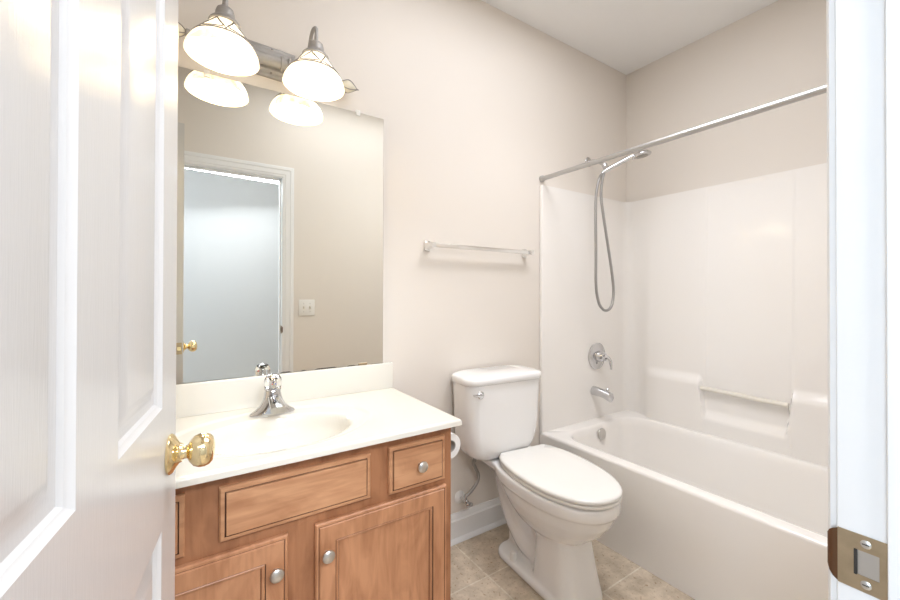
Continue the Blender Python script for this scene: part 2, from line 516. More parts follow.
obj('surround_wall', surround(), 'fiber', tub, ang=50)
bm = B(); tube(bm, [(2.4815, -0.514, 0.680), (2.4815, -0.913, 0.672)], 0.0125, 14)
o = obj('grab_bar', bm, 'ivory', tub); o['label'] = 'ivory grab bar in the notch of the long wall'
bm = B(); lathe(bm, [(0.0, 0), (0.0345, 0), (0.036, 0.003), (0.034, 0.008), (0.027, 0.0105), (0.0, 0.011)], (2.115, -0.1145, 0.368), (0, -1, 0.06), 32, cap0=False, cap1=False)
o = obj('overflow_plate', bm, 'nickel', tub); o['label'] = 'round satin metal overflow plate'
bm = B(); lathe(bm, [(0, 0), (0.032, 0), (0.032, 0.003), (0.02, 0.004), (0, 0.004)], (2.12, -0.33, 0.078), (0, 0, 1), 24, cap0=False, cap1=False)
o = obj('drain', bm, 'chrome', tub); o['label'] = 'chrome tub drain'

# ------------------------------------------------------------------ vanity cabinet
CX0, CX1, FY = -0.235, 0.750, -0.508
van = thing('vanity_cabinet', 'reddish brown maple vanity cabinet under the cream sink top', 'cabinet', (0.258, -0.25, 0))
bm = B()
box(bm, CX0, CX0 + 0.018, FY, -0.002, 0.0, 0.785)
box(bm, CX1 - 0.018, CX1, FY + 0.018, -0.002, 0.0, 0.785)
box(bm, CX0 + 0.018, CX1 - 0.018, FY + 0.02, -0.002, 0.10, 0.118)
box(bm, CX0 + 0.018, CX1 - 0.018, -0.014, -0.002, 0.118, 0.785)
box(bm, CX0 + 0.018, CX1 - 0.018, FY + 0.07, FY + 0.085, 0.0, 0.10)
obj('body', bm, 'wood', van, smooth=False)
bm = B()
for a, b in ((CX0, -0.175), (-0.010, 0.085), (0.445, 0.530), (0.700, CX1)):
    box(bm, a, b, FY, FY + 0.018, 0.60, 0.785)
for a, b in ((CX0, -0.165), (0.215, 0.315), (0.700, CX1)):
    box(bm, a, b, FY, FY + 0.018, 0.0 if a != 0.215 else 0.10, 0.60)
box(bm, CX0 + 0.002, CX1 - 0.002, FY + 0.0005, FY + 0.0175, 0.745, 0.785)
box(bm, CX0 + 0.002, CX1 - 0.002, FY + 0.0005, FY + 0.0175, 0.580, 0.640)
box(bm, CX0 + 0.002, CX1 - 0.002, FY + 0.0005, FY + 0.0175, 0.10, 0.12)
obj('face_frame', bm, 'wood', van, smooth=False)
FT = -0.527
Pf = lambda s, t, d: (s, FT + d, t)
DRAWER = [(0, 0.0185, 0), (0, 0.008, 0), (0.003, 0.0045, 0), (0.0110, 0.0040, 0), (0.0112, 0.0085, 1), (0.0140, 0.0085, 1), (0.0142, 0.0012, 0), (0.0155, 0.0, 0)]
DOORP = [(0, 0.0185, 0), (0, 0.007, 0), (0.003, 0.003, 0), (0.008, 0.0026, 0), (0.0085, 0.0038, 1), (0.0096, 0.0038, 1), (0.012, 0.0, 0), (0.054, 0.0, 0), (0.0545, 0.0025, 1), (0.0562, 0.0025, 1), (0.058, 0.001, 0), (0.063, 0.0025, 0), (0.0645, 0.0065, 0), (0.0660, 0.0075, 1), (0.0680, 0.0075, 0)]


def cab_knob(x, z, par):
    bm = B()
    lathe(bm, [(0.006, 0), (0.0055, 0.010), (0.008, 0.013), (0.0155, 0.017), (0.0175, 0.021), (0.0165, 0.025), (0.012, 0.0285), (0.005, 0.0300), (0.0, 0.0303)], (x, FT, z), (0, -1, 0), 24, cap1=False)
    k = obj('knob', bm, 'nickel', par); k['label'] = 'round satin nickel knob'
    return k


for x0, x1, z0, z1, kx in ((-0.195, 0.003, 0.615, 0.757, -0.10), (0.517, 0.718, 0.612, 0.755, 0.6195)):
    bm = B(); panel(bm, Pf, x0, x1, z0, z1, DRAWER)
    d = obj('drawer', bm, ['woodx', 'glaze'], van, smooth=False)
    cab_knob(kx, 0.684 if kx > 0 else 0.695, d)
bm = B(); panel(bm, Pf, 0.072, 0.458, 0.622, 0.753, DRAWER)
o = obj('false_drawer_front', bm, ['woodx', 'glaze'], van, smooth=False); o['label'] = 'wide false drawer front without a knob'
for x0, x1, kx in ((-0.195, 0.229, 0.203), (0.299, 0.724, 0.333)):
    bm = B(); panel(bm, Pf, x0, x1, 0.085, 0.592, DOORP)
    d = obj('door', bm, ['woodz', 'glaze'], van, smooth=False)
    cab_knob(kx - 0.006, 0.512, d)

# ------------------------------------------------------------------ sink top
CT = 0.8055; CY = -0.545; CR = 0.770
top = thing('vanity_sink_top', 'cream cultured marble counter with moulded oval sink on the wooden vanity', 'sink counter', (0.265, -0.27, 0.7855))
bm = B()
xa, xb, ya, yb = XL + 0.002, CR, CY, -0.002
NX, NY = 150, 90
ctr = (0.245, -0.318)


def topz(x, y):
    e1 = math.hypot((x - ctr[0]) / 0.300, (y - (ctr[1] + 0.03)) / 0.212)
    z = CT - 0.0045 * sst(1.0, 0.94, e1)
    e = math.hypot((x - ctr[0]) / 0.222, (y - ctr[1]) / 0.160)
    if e < 1.0:
        z -= 0.125 * (1 - max(0, e) ** 2.6) ** 0.72 * sst(1.0, 0.9, e) + 0.003 * sst(1.0, 0.96, e)
    dx = min(x - xa + 1, xb - x); dy = y - ya
    r = 0.008
    for d in (dx, dy):
        if d < r: z -= r - math.sqrt(max(0, r * r - (r - d) ** 2))
    return z


def lin(a, b, n, edge_lo, edge_hi):
    v = [a + (b - a) * i / n for i in range(n + 1)]
    ex = [0.0, 0.0006, 0.0018, 0.0035, 0.0055, 0.008]
    if edge_lo: v += [a + e for e in ex]
    if edge_hi: v += [b - e for e in ex]
    return sorted(set(round(q, 6) for q in v))


GX, GY = lin(xa, xb, NX, False, True), lin(ya, yb, NY, True, False)
V = [[bm.verts.new((x, y, topz(x, y))) for y in GY] for x in GX]
for i in range(len(GX) - 1):
    for j in range(len(GY) - 1):
        bm.faces.new((V[i][j], V[i + 1][j], V[i + 1][j + 1], V[i][j + 1]))
# edge skirt
bl = [[bm.verts.new((v.co.x, v.co.y, CT - 0.0200)) for v in row] for row in ([r[0] for r in V], [r for r in V[-1]])]
fr = [r[0] for r in V]
for i in range(len(fr) - 1): bm.faces.new((fr[i], bl[0][i], bl[0][i + 1], fr[i + 1]))
rgt = V[-1]
for j in range(len(rgt) - 1): bm.faces.new((rgt[j], bl[1][j], bl[1][j + 1], rgt[j + 1]))
bmesh.ops.remove_doubles(bm, verts=bm.verts, dist=1e-5)
u0 = [bm.verts.new((x, y, CT - 0.0198)) for x, y in ((xa, ya + 0.0005), (xb - 0.0005, ya + 0.0005), (xb - 0.0005, FY - 0.001), (xa, FY - 0.001))]
bm.faces.new(u0)
u1 = [bm.verts.new((x, y, CT - 0.0198)) for x, y in ((CX1 + 0.0005, FY), (xb - 0.0005, FY), (xb - 0.0005, yb), (CX1 + 0.0005, yb))]
bm.faces.new(u1)
obj('counter', bm, 'marble', top, ang=50)
bm = B()
box(bm, xa, 0.768, -0.0215, -0.002, CT - 0.001, 0.9168, 0.004, 3)
obj('backsplash', bm, 'marble', top, ang=50)
bm = B()
lathe(bm, [(0.0, 0), (0.022, 0), (0.022, 0.002), (0.017, 0.003), (0.016, 0.006), (0.0, 0.008)], (ctr[0], ctr[1] + 0.02, topz(ctr[0], ctr[1] + 0.02)), (0, 0, 1), 24, cap0=False, cap1=False)
o = obj('drain_stopper', bm, 'chrome', top); o['label'] = 'chrome pop-up drain stopper'

# ------------------------------------------------------------------ faucet
fx, fy = 0.258, -0.122
FZ = CT - 0.0035
fau = thing('sink_faucet', 'chrome single-handle faucet with clear dome handle on the cream sink top', 'faucet', (fx, fy, FZ))
bm = B()
rings = []
for hx, hy, z in ((0.073, 0.029, 0.0), (0.074, 0.030, 0.004), (0.071, 0.029, 0.009), (0.058, 0.028, 0.017), (0.043, 0.027, 0.030), (0.034, 0.0265, 0.046), (0.029, 0.026, 0.062), (0.0265, 0.0255, 0.076), (0.0255, 0.025, 0.084), (0.022, 0.0215, 0.087)):
    rings.append([(fx + hx * math.cos(2 * PI * i / 40), fy + hy * math.sin(2 * PI * i / 40), FZ + z) for i in range(40)])
loft(bm, rings)
obj('body', bm, 'chrome', fau, ang=50)
bm = B()
rings = []
for k in range(9):
    t = k / 8
    y = fy - 0.008 - 0.098 * t; zt = 0.074 - 0.026 * t ** 1.4; h = 0.034 - 0.014 * t; wd = 0.019 + 0.006 * t
    rings.append([(fx + wd * math.copysign(abs(math.cos(a)) ** 0.7, math.cos(a)), y, FZ + zt - h / 2 + h / 2 * math.copysign(abs(math.sin(a)) ** 0.7, math.sin(a))) for a in [2 * PI * i / 20 for i in range(20)]])
loft(bm, rings)
lathe(bm, [(0.0115, 0), (0.0115, 0.012)], (fx, fy - 0.090, FZ + 0.027), (0, 0, 1), 20)
obj('spout', bm, 'chrome', fau, ang=50)
bm = B()
lathe(bm, [(0.0245, 0), (0.027, 0.004), (0.0285, 0.012), (0.0285, 0.026), (0.027, 0.036), (0.022, 0.046), (0.013, 0.0525), (0.0, 0.0545)], (fx, fy, FZ + 0.088), (0, -0.22, 1), 28, cap1=False)
h = obj('handle', bm, 'acrylic', fau, ang=60); h['label'] = 'clear acrylic dome handle'
bm = B(); lathe(bm, [(0.0255, 0), (0.0275, 0.003), (0.0255, 0.006)], (fx, fy, FZ + 0.0845), (0, -0.22, 1), 28)
obj('handle_ring', bm, 'chrome', h)
bm = B(); lathe(bm, [(0.009, 0), (0.008, 0.03), (0.017, 0.040), (0.018, 0.043), (0.011, 0.048), (0.0, 0.050)], (fx, fy, FZ + 0.089), (0, -0.22, 1), 20, cap1=False)
obj('handle_core', bm, 'chrome', h)
for sx, mt in ((-0.005, 'red'), (0.004, 'blue')):
    bm = B(); lathe(bm, [(0.0, 0), (0.0022, 0), (0.0022, 0.0015), (0, 0.002)], (fx + sx, fy - 0.0215, FZ + 0.108), (0, -1, 0), 12, cap0=False, cap1=False)
    obj('temperature_mark', bm, mt, h)

# ------------------------------------------------------------------ mirror
mir = thing('wall_mirror', 'large frameless mirror above the sink backsplash', 'mirror', (0.25, 0, 0.918))
MX0, MX1, MZ0, MZ1 = XL + 0.012, 0.7225, 0.9185, 1.985
bm = B(); box(bm, MX0, MX1, -0.0075, -0.0015, MZ0, MZ1)
bm.normal_update()
for f in bm.faces: f.material_index = 0 if f.normal.y < -0.9 else 1
obj('mirror_glass', bm, ['mirror', 'mback'], mir, smooth=False, recalc=False)
for x, z, s in ((0.606, MZ1, 1), (0.06, MZ1, 1)):
    bm = B()
    box(bm, x - 0.009, x + 0.009, -0.0125, -0.0078, z - 0.012, z + 0.010, 0.002)
    box(bm, x - 0.009, x + 0.009, -0.0078, -0.001, z + 0.0005, z + 0.010)
    lathe(bm, [(0.003, 0), (0.003, 0.002)], (x, -0.0125, z + 0.004), (0, -1, 0), 10)
    o = obj('clip', bm, 'plastic', mir, ang=40); o['label'] = 'clear mirror clip on the top edge'
bm = B(); box(bm, 0.612, 0.650, -0.0115, -0.0078, MZ0 - 0.0005, MZ0 + 0.008, 0.001)
o = obj('clip', bm, 'abrass', mir, smooth=False); o['label'] = 'small brown clip on the bottom edge'
for a, b, c in ((0.30, 0.345, 0.004), (0.375, 0.40, 0.003), (0.43, 0.52, 0.0035), (0.56, 0.60, 0.003)):
    bm = B(); bm.faces.new([bm.verts.new(p) for p in ((a, -0.0078, MZ0 + 0.0005), (b, -0.0078, MZ0 + 0.0005), (b - 0.01, -0.0078, MZ0 + c), (a + 0.012, -0.0078, MZ0 + c))])
    o = obj('worn_silvering', bm, 'dark', mir, smooth=False); o['label'] = 'dark worn silvering along the bottom edge'
mir.rotation_euler = (0, 0, math.radians(-0.28))
mir.location.y -= 0.0035

# ------------------------------------------------------------------ vanity light
LX, LY, LZ = 0.258, -0.040, 2.080
fix = thing('vanity_light', 'pewter two-lamp vanity light with alabaster bell shades above the mirror', 'wall light', (LX, 0, LZ))
bm = B()
rings = []
for hx, hz, y in ((0.092, 0.057, 0.0), (0.092, 0.057, -0.010), (0.088, 0.053, -0.014), (0.083, 0.044, -0.016), (0.079, 0.040, -0.024), (0.074, 0.036, -0.027)):
    c = 0.016
    rings.append([(LX + a * hx - (c if abs(a) and k in (0,) else 0), y, LZ + 0.010 + b * hz) for k, a, b in
                  ((1, -1, -1), (1, 1, -1), (1, 1, 1), (1, -1, 1))])
loft(bm, rings)
obj('back_plate', bm, 'pewter', fix, ang=30)
bm = B()
lathe(bm, [(0.0045, 0), (0.0045, 0.003), (0.002, 0.005)], (LX + 0.008, -0.0165, LZ + 0.055), (0, -1, 0), 12)
obj('plate_screw', bm, 'wire', fix); bm = B()
lathe(bm, [(0.0045, 0), (0.0045, 0.003), (0.002, 0.005)], (LX + 0.008, -0.0165, LZ - 0.034), (0, -1, 0), 12)
obj('plate_screw', bm, 'wire', fix)
bm = B()
prof = [(0.0, -0.262), (0.009, -0.262), (0.013, -0.258), (0.013, -0.250), (0.0085, -0.246)]
prof += [(0.0085, -0.12), (0.013, -0.115), (0.019, -0.105), (0.021, -0.098)]
for c in (-0.080, -0.055, 0.040, 0.064):
    prof += [(0.021, c - 0.005), (0.0275, c - 0.004), (0.0275, c + 0.004), (0.021, c + 0.005)]
prof += [(0.021, 0.098), (0.019, 0.105), (0.013, 0.115), (0.0085, 0.12)]
prof += [(0.0085, 0.246), (0.013, 0.250), (0.013, 0.258), (0.009, 0.262), (0.0, 0.262)]
lathe(bm, prof, (LX, LY, LZ), (1, 0, 0), 24, cap0=False, cap1=False)
obj('cross_bar', bm, 'pewter', fix, ang=40)
for s in (-1, 1):
    bx0 = LX + s * 0.262
    bm = B()
    fp = [(0.007, 0.0), (0.016, 0.010), (0.0235, 0.024), (0.024, 0.034), (0.019, 0.046), (0.009, 0.060), (0.001, 0.070)]
    lathe(bm, fp, (bx0, LY, LZ), (s, 0, 0), 20)
    fo = obj('leaf_finial', bm, 'leafglass', fix, ang=60); fo['label'] = 'cream glass leaf bud in a wire cage'
    bm = B()
    for k in range(4):
        a = PI / 4 + PI / 2 * k
        pts = [(bx0 + s * h, LY + (r + 0.0012) * math.cos(a), LZ + (r + 0.0012) * math.sin(a)) for r, h in fp] + [(bx0 + s * 0.078, LY, LZ)]
        tube(bm, smooth_path(pts, 4), 0.0015, 6)
    obj('finial_wire', bm, 'wire', fo)
SHADE = [(0.036, 0.002), (0.047, -0.014), (0.059, -0.032), (0.073, -0.050), (0.086, -0.066), (0.096, -0.080), (0.103, -0.095), (0.1065, -0.108), (0.107, -0.113)]
for lx in (0.103, 0.392):
    ly = -0.150
    zt = 2.091
    bm = B()
    tube(bm, smooth_path([(lx, LY, LZ + 0.004), (lx, LY - 0.006, LZ + 0.050), (lx, LY - 0.018, 2.185), (lx, LY - 0.050, 2.216), (lx, ly + 0.014, 2.203), (lx, ly, 2.172), (lx, ly, 2.138)], 6), 0.0068, 12)
    lathe(bm, [(0.012, -0.011), (0.016, -0.008), (0.016, 0.008), (0.012, 0.011)], (lx, LY, LZ), (1, 0, 0), 20)
    obj('arm', bm, 'pewter', fix, ang=40)
    bm = B()
    lathe(bm, [(0.010, 0.052), (0.018, 0.050), (0.0245, 0.044), (0.0275, 0.034), (0.0285, 0.022), (0.030, 0.016), (0.038, 0.010), (0.0455, 0.001), (0.0465, -0.004), (0.041, -0.007)], (lx, ly, zt), (0, 0, 1), 28)
    obj('socket_cup', bm, 'pewter', fix, ang=40)
    bm = B()
    lathe(bm, SHADE + [(r - 0.0035, h) for r, h in SHADE[::-1]], (lx, ly, zt), (0, 0, 1), 48, cap0=False, cap1=False)
    sh = obj('lamp_shade', bm, 'shade', fix, ang=60); sh['label'] = 'lit alabaster glass bell shade'
    bm = B()

    def sr(h):
        for (r0, h0), (r1, h1) in zip(SHADE[:-1], SHADE[1:]):
            if h1 <= h <= h0: return r0 + (r1 - r0) * (h - h0) / (h1 - h0) + 0.0018
        return SHADE[-1][0]
    tube(bm, [(lx + sr(-0.068) * math.cos(a), ly + sr(-0.068) * math.sin(a), zt - 0.068) for a in [2 * PI * i / 48 for i in range(49)]], 0.0016, 6)
    NP = 6
    for k in range(NP):
        for sgn in (1, -1):
            pts = []
            for i in range(13):
                t = i / 12
                hh = -0.008 - 0.060 * t
                aa = 2 * PI * (k + 0.5 * sgn * math.sin(t * PI / 2) * (1 if True else 0)) / NP
                pts.append((lx + sr(hh) * math.cos(aa), ly + sr(hh) * math.sin(aa), zt + hh))
            tube(bm, pts, 0.0013, 6)
            pts = []
            for i in range(11):
                t = i / 10
                hh = -0.008 - 0.052 * math.sin(t * PI / 2)
                aa = 2 * PI * (k + sgn * 0.40 * math.sin(t ** 1.3 * PI)) / NP
                pts.append((lx + sr(hh) * math.cos(aa), ly + sr(hh) * math.sin(aa), zt + hh))
            tube(bm, pts, 0.0013, 6)
    obj('wire_cage', bm, 'wire', sh)
    bm = B()
    lathe(bm, [(0.012, 0.0), (0.014, -0.02), (0.024, -0.045), (0.029, -0.065), (0.026, -0.083), (0.015, -0.094), (0.0, -0.097)], (lx, ly, zt - 0.006), (0, 0, 1), 24, cap1=False)
    bo = obj('bulb', bm, 'bulb', fix, ang=60); bo['label'] = 'lit frosted bulb'
fix.rotation_euler = (0, math.radians(2.2), 0)

# ------------------------------------------------------------------ toilet
TCX = 1.335
toi = thing('toilet', 'white two-piece toilet with closed lid beside the bathtub', 'toilet', (TCX, -0.60, 0))


def egg(hw, yb, yw, yt, hb, z, n=48, e=2.25):
    """egg outline: widest hw at yw, tip yt, rear edge yb with half width hb"""
    right = []
    m = n // 2
    k = m // 2
    for i in range(k + 1):                       # tip to widest
        a = PI / 2 * i / k
        right.append((hw * math.sin(a) ** (2 / e), yw - (yw - yt) * math.cos(a) ** (2 / e)))
    for i in range(1, m - k + 1):                # widest to rear corner
        t = i / (m - k)
        right.append((hb + (hw - hb) * math.cos(t * PI / 2) ** 1.1, yw + (yb - yw) * math.sin(t * PI / 2) ** 0.9))
    pts = [(TCX + x, y, z) for x, y in right] + [(TCX - x, y, z) for x, y in right[::-1][:-1]]
    return pts


bm = B()
rings = [egg(*a) for a in (
    (0.040, -0.36, -0.44, -0.50, 0.03, 0.17), (0.082, -0.33, -0.44, -0.555, 0.06, 0.205), (0.118, -0.29, -0.44, -0.62, 0.08, 0.245), (0.146, -0.26, -0.435, -0.672, 0.095, 0.29),
    (0.163, -0.24, -0.43, -0.705, 0.11, 0.335), (0.171, -0.22, -0.43, -0.722, 0.12, 0.372), (0.174, -0.21, -0.43, -0.727, 0.123, 0.381),
    (0.181, -0.20, -0.43, -0.735, 0.125, 0.386), (0.182, -0.19, -0.43, -0.737, 0.125, 0.41), (0.180, -0.185, -0.43, -0.735, 0.125, 0.428), (0.175, -0.19, -0.43, -0.728, 0.12, 0.434))]
loft(bm, rings)
# rear deck
dk = [rrect(TCX - a, TCX + a, b, c, 0.05, z, 6) for a, b, c, z in ((0.085, -0.30, -0.08, 0.345), (0.125, -0.32, -0.06, 0.385), (0.148, -0.34, -0.055, 0.408), (0.150, -0.34, -0.052, 0.428), (0.144, -0.33, -0.058, 0.434))]
loft(bm, dk)
# trapway loop
tp = smooth_path([(TCX, -0.11, 0.40), (TCX, -0.125, 0.34), (TCX, -0.155, 0.275), (TCX, -0.20, 0.215), (TCX, -0.245, 0.155), (TCX, -0.30, 0.10), (TCX, -0.37, 0.075), (TCX, -0.44, 0.075)], 8)
tube(bm, tp, [0.058, 0.066, 0.076, 0.084, 0.086, 0.080, 0.070, 0.060], 20)
tube(bm, smooth_path([(TCX, -0.20, 0.24), (TCX, -0.195, 0.15), (TCX, -0.215, 0.05)], 6), [0.036, 0.036, 0.040], 18)
box(bm, TCX - 0.034, TCX + 0.034, -0.44, -0.17, 0.01, 0.38)
# pedestal
pd = [rrect(TCX - a, TCX + a, b, c, r, z, 7) for a, b, c, r, z in (
    (0.118, -0.640, -0.385, 0.075, 0.0), (0.117, -0.638, -0.385, 0.075, 0.012), (0.110, -0.628, -0.39, 0.07, 0.05), (0.102, -0.612, -0.395, 0.065, 0.12), (0.096, -0.595, -0.40, 0.06, 0.20), (0.092, -0.585, -0.405, 0.055, 0.28))]
loft(bm, pd)
# foot
ft = [rrect(TCX - a, TCX + a, b, c, r, z, 8) for a, b, c, r, z in (
    (0.128, -0.60, -0.165, 0.075, 0.0), (0.129, -0.60, -0.164, 0.075, 0.012), (0.127, -0.60, -0.167, 0.072, 0.026), (0.121, -0.595, -0.173, 0.068, 0.032), (0.085, -0.57, -0.20, 0.05, 0.034))]
loft(bm, ft)
bmesh.ops.recalc_face_normals(bm, faces=bm.faces)
me = bpy.data.meshes.new('tmp'); bm.to_mesh(me); bm.free()
tmp = bpy.data.objects.new('tmp', me); COL.objects.link(tmp)
md = tmp.modifiers.new('r', 'REMESH'); md.mode = 'VOXEL'; md.voxel_size = 0.0055; md.use_smooth_shade = True
md = tmp.modifiers.new('s', 'SMOOTH'); md.factor = 0.5; md.iterations = 5
dg = bpy.context.evaluated_depsgraph_get()
me2 = bpy.data.meshes.new_from_object(tmp.evaluated_get(dg))
bpy.data.objects.remove(tmp); bpy.data.meshes.remove(me)
bm = B(); bm.from_mesh(me2); bpy.data.meshes.remove(me2)
for v in bm.verts:
    if v.co.z < 0.001: v.co.z = 0.001
obj('bowl', bm, 'porc', toi, ang=180)
# tank
bm = B()
def trr(hw, yf, r, z, yb=-0.018, n=8):
    return rrect(TCX - 0.072 - hw, TCX - 0.072 + hw, yf - 0.012, yb - 0.014, r, z + max(0, z - 0.45) * 0.058, n)
loft(bm, [trr(*a) for a in ((0.136, -0.172, 0.05, 0.4425), (0.156, -0.182, 0.055, 0.452), (0.178, -0.190, 0.055, 0.470), (0.195, -0.196, 0.055, 0.500), (0.206, -0.200, 0.055, 0.545), (0.211, -0.203, 0.055, 0.60), (0.214, -0.205, 0.055, 0.67), (0.217, -0.207, 0.055, 0.74), (0.218, -0.208, 0.055, 0.782))])
obj('tank', bm, 'porc', toi, ang=60)
bm = B()
loft(bm, [trr(*a, yb=-0.012) for a in ((0.222, -0.212, 0.055, 0.7835), (0.2255, -0.217, 0.06, 0.786), (0.2265, -0.218, 0.06, 0.800), (0.2250, -0.217, 0.06, 0.809), (0.221, -0.211, 0.058, 0.8145), (0.200, -0.190, 0.05, 0.8185), (0.15, -0.15, 0.04, 0.8205))])
obj('tank_lid', bm, 'porc', toi, ang=60)
bm = B()
hx, hz = TCX - 0.232, 0.762
lathe(bm, [(0.0, 0.0), (0.017, 0), (0.018, 0.004), (0.014, 0.008), (0.009, 0.010), (0.009, 0.018), (0, 0.02)], (hx, -0.2175, hz), (0, -1, 0), 20, cap0=False, cap1=False)
tube(bm, smooth_path([(hx, -0.2345, hz), (hx - 0.022, -0.238, hz + 0.004), (hx - 0.048, -0.238, hz + 0.008)], 5), [0.009, 0.010, 0.007], 12, sq=(1, 0.7))
o = obj('flush_lever', bm, 'chrome', toi); o['label'] = 'chrome flush lever'
bm = B()
def eggs(rows): return [egg(*r) for r in rows]
loft(bm, eggs([(0.176, -0.215, -0.43, -0.730, 0.105, 0.4355), (0.183, -0.205, -0.43, -0.738, 0.115, 0.439), (0.184, -0.203, -0.43, -0.739, 0.116, 0.447), (0.180, -0.21, -0.43, -0.734, 0.12, 0.4515)]))
obj('seat', bm, 'seat', toi, ang=50)
bm = B()
loft(bm, eggs([(0.178, -0.212, -0.43, -0.732, 0.112, 0.4535), (0.184, -0.206, -0.43, -0.739, 0.118, 0.456), (0.185, -0.205, -0.43, -0.740, 0.119, 0.464), (0.181, -0.208, -0.43, -0.736, 0.116, 0.4695), (0.170, -0.21, -0.43, -0.722, 0.12, 0.4725), (0.12, -0.25, -0.43, -0.65, 0.08, 0.4745)]))
obj('seat_lid', bm, 'seat', toi, ang=50)
for s in (-1, 1):
    bm = B()
    tube(bm, [(TCX + s * 0.050, -0.196, 0.452), (TCX + s * 0.105, -0.196, 0.452)], 0.012, 14)
    box(bm, TCX + s * 0.0775 - 0.02, TCX + s * 0.0775 + 0.02, -0.215, -0.182 - 0.006, 0.434, 0.450, 0.003)
    obj('seat_hinge', bm, 'seat', toi, ang=40)
bm = B()
lathe(bm, [(0.0155, -0.02), (0.0155, 0.016), (0.0135, 0.025), (0.007, 0.0295), (0, 0.030)], (TCX - 0.108, -0.300, 0.038), (0, 0, 1), 20, cap1=False)
obj('bolt_cap', bm, 'plastic', toi)
bm = B()
lathe(bm, [(0.0155, -0.02), (0.0155, 0.016), (0.0135, 0.025), (0.007, 0.0295), (0, 0.030)], (TCX + 0.108, -0.300, 0.038), (0, 0, 1), 20, cap1=False)
obj('bolt_cap', bm, 'plastic', toi)

toi.rotation_euler = (0, 0, math.radians(-4)); toi.location.x -= 0.016
for o in list(toi.children):
    if o.name.startswith(('seat', 'seat_lid')):
        o.rotation_euler = (0, 0, math.radians(-2.5)); o.location.x += 0.002
# water supply
vx, vz = 1.140, 0.212
sup = thing('water_supply_valve', 'chrome shutoff valve with braided hose on the wall left of the toilet', 'shutoff valve', (vx, 0, vz))
bm = B(); lathe(bm, [(0, 0.001), (0.030, 0.001), (0.031, 0.004), (0.024, 0.010), (0.014, 0.014), (0, 0.015)], (vx, 0, vz), (0, -1, 0), 28, cap0=False, cap1=False)
o = obj('wall_flange', bm, 'plastic', sup); o['label'] = 'white round wall flange'
bm = B()
tube(bm, [(vx, -0.012, vz), (vx, -0.048, vz)], 0.0075, 14)
lathe(bm, [(0.010, -0.016), (0.012, -0.012), (0.012, 0.012), (0.009, 0.016)], (vx, -0.055, vz), (0, -1, 0), 14)
tube(bm, [(vx, -0.056, vz), (vx, -0.056, vz + 0.034)], 0.0075, 12)
obj('valve_body', bm, 'chrome', sup)
bm = B()
tube(bm, [(vx, -0.066, vz), (vx, -0.088, vz - 0.002)], 0.004, 10)
lathe(bm, [(0.0, 0), (0.017, 0.0), (0.019, 0.004), (0.017, 0.008), (0.0, 0.010)], (vx, -0.084, vz - 0.002), (0, -1, 0), 22, su=1.0, sv=0.6, cap0=False, cap1=False)
obj('valve_handle', bm, 'chrome', sup)
bm = B()
SUPX = 1.176
SUP = [(vx + 0.030, -0.058, 0.255), (vx + 0.066, -0.060, 0.290), (vx + 0.072, -0.062, 0.325), (vx + 0.052, -0.066, 0.365), (vx + 0.034, -0.074, 0.395)]
tube(bm, smooth_path([(vx, -0.056, vz + 0.026)] + SUP + [(SUPX, -0.085, 0.425)], 8), 0.0082, 12)
obj('braided_hose', bm, 'steel', sup)
bm = B()
lathe(bm, [(0.008, 0), (0.0125, 0.002), (0.0125, 0.010), (0.009, 0.012)], (SUPX, -0.085, 0.422), (0, 0, 1), 8)
lathe(bm, [(0.008, 0), (0.0095, 0.0), (0.0095, 0.014)], (SUPX, -0.085, 0.4338), (0, 0, 1), 12)
o = obj('coupling_nut', bm, 'black', sup, ang=20); o['label'] = 'black coupling nut under the tank'

# toilet paper
rx, rz_ = 0.7975, 0.688
hol = thing('toilet_paper_holder', 'small metal toilet paper holder on the vanity side', 'paper holder', (0.75, -0.32, rz_))
bm = B(); lathe(bm, [(0, 0.0005), (0.018, 0.0005), (0.018, 0.005), (0.012, 0.008), (0, 0.008)], (0.75, -0.315, rz_), (1, 0, 0), 20, cap0=False, cap1=False)
obj('mount', bm, 'nickel', hol)
bm = B(); tube(bm, smooth_path([(0.756, -0.315, rz_), (0.785, -0.315, rz_), (rx, -0.322, rz_), (rx, -0.340, rz_), (rx, -0.43, rz_)], 5), 0.0055, 10)
obj('arm', bm, 'nickel', hol)
ro = thing('toilet_paper_roll', 'white toilet paper roll hanging beside the vanity cabinet', 'toilet paper', (rx, -0.39, rz_ - 0.012))
bm = B()
rc_ = (rx, -0.336, rz_ - 0.0140)
lathe(bm, [(0.0215, 0), (0.043, 0), (0.0435, 0.002), (0.0435, 0.098), (0.043, 0.100), (0.0215, 0.100), (0.0215, 0)], rc_, (0, -1, 0), 40, cap0=False, cap1=False)
obj('paper', bm, 'paper', ro, ang=40)
bm = B()
lathe(bm, [(0.0195, 0), (0.0212, 0), (0.0212, 0.1005), (0.0195, 0.1005), (0.0195, 0)], rc_, (0, -1, 0), 32, cap0=False, cap1=False)
obj('cardboard_core', bm, 'card', ro, ang=40)

# ------------------------------------------------------------------ towel bar
tb = thing('towel_bar', 'chrome towel bar on the beige wall above the toilet', 'towel bar', (1.258, 0, 1.436))
bm = B()
box(bm, 0.948, 1.580, -0.0630, -0.0490, 1.4355, 1.4545, 0.002)
obj('bar', bm, 'bright', tb, ang=30)
for x in (0.950, 1.577):
    bm = B()
    box(bm, x - 0.016, x + 0.016, -0.008, -0.0005, 1.4215, 1.4685, 0.003)
    loft(bm, [[(x + a * h, y, 1.445 + b * v) for a, b in ((-1, -1), (1, -1), (1, 1), (-1, 1))] for h, v, y in ((0.013, 0.019, -0.008), (0.011, 0.015, -0.018), (0.010, 0.0125, -0.045), (0.010, 0.0125, -0.070))])
    obj('post', bm, 'bright', tb, ang=30)

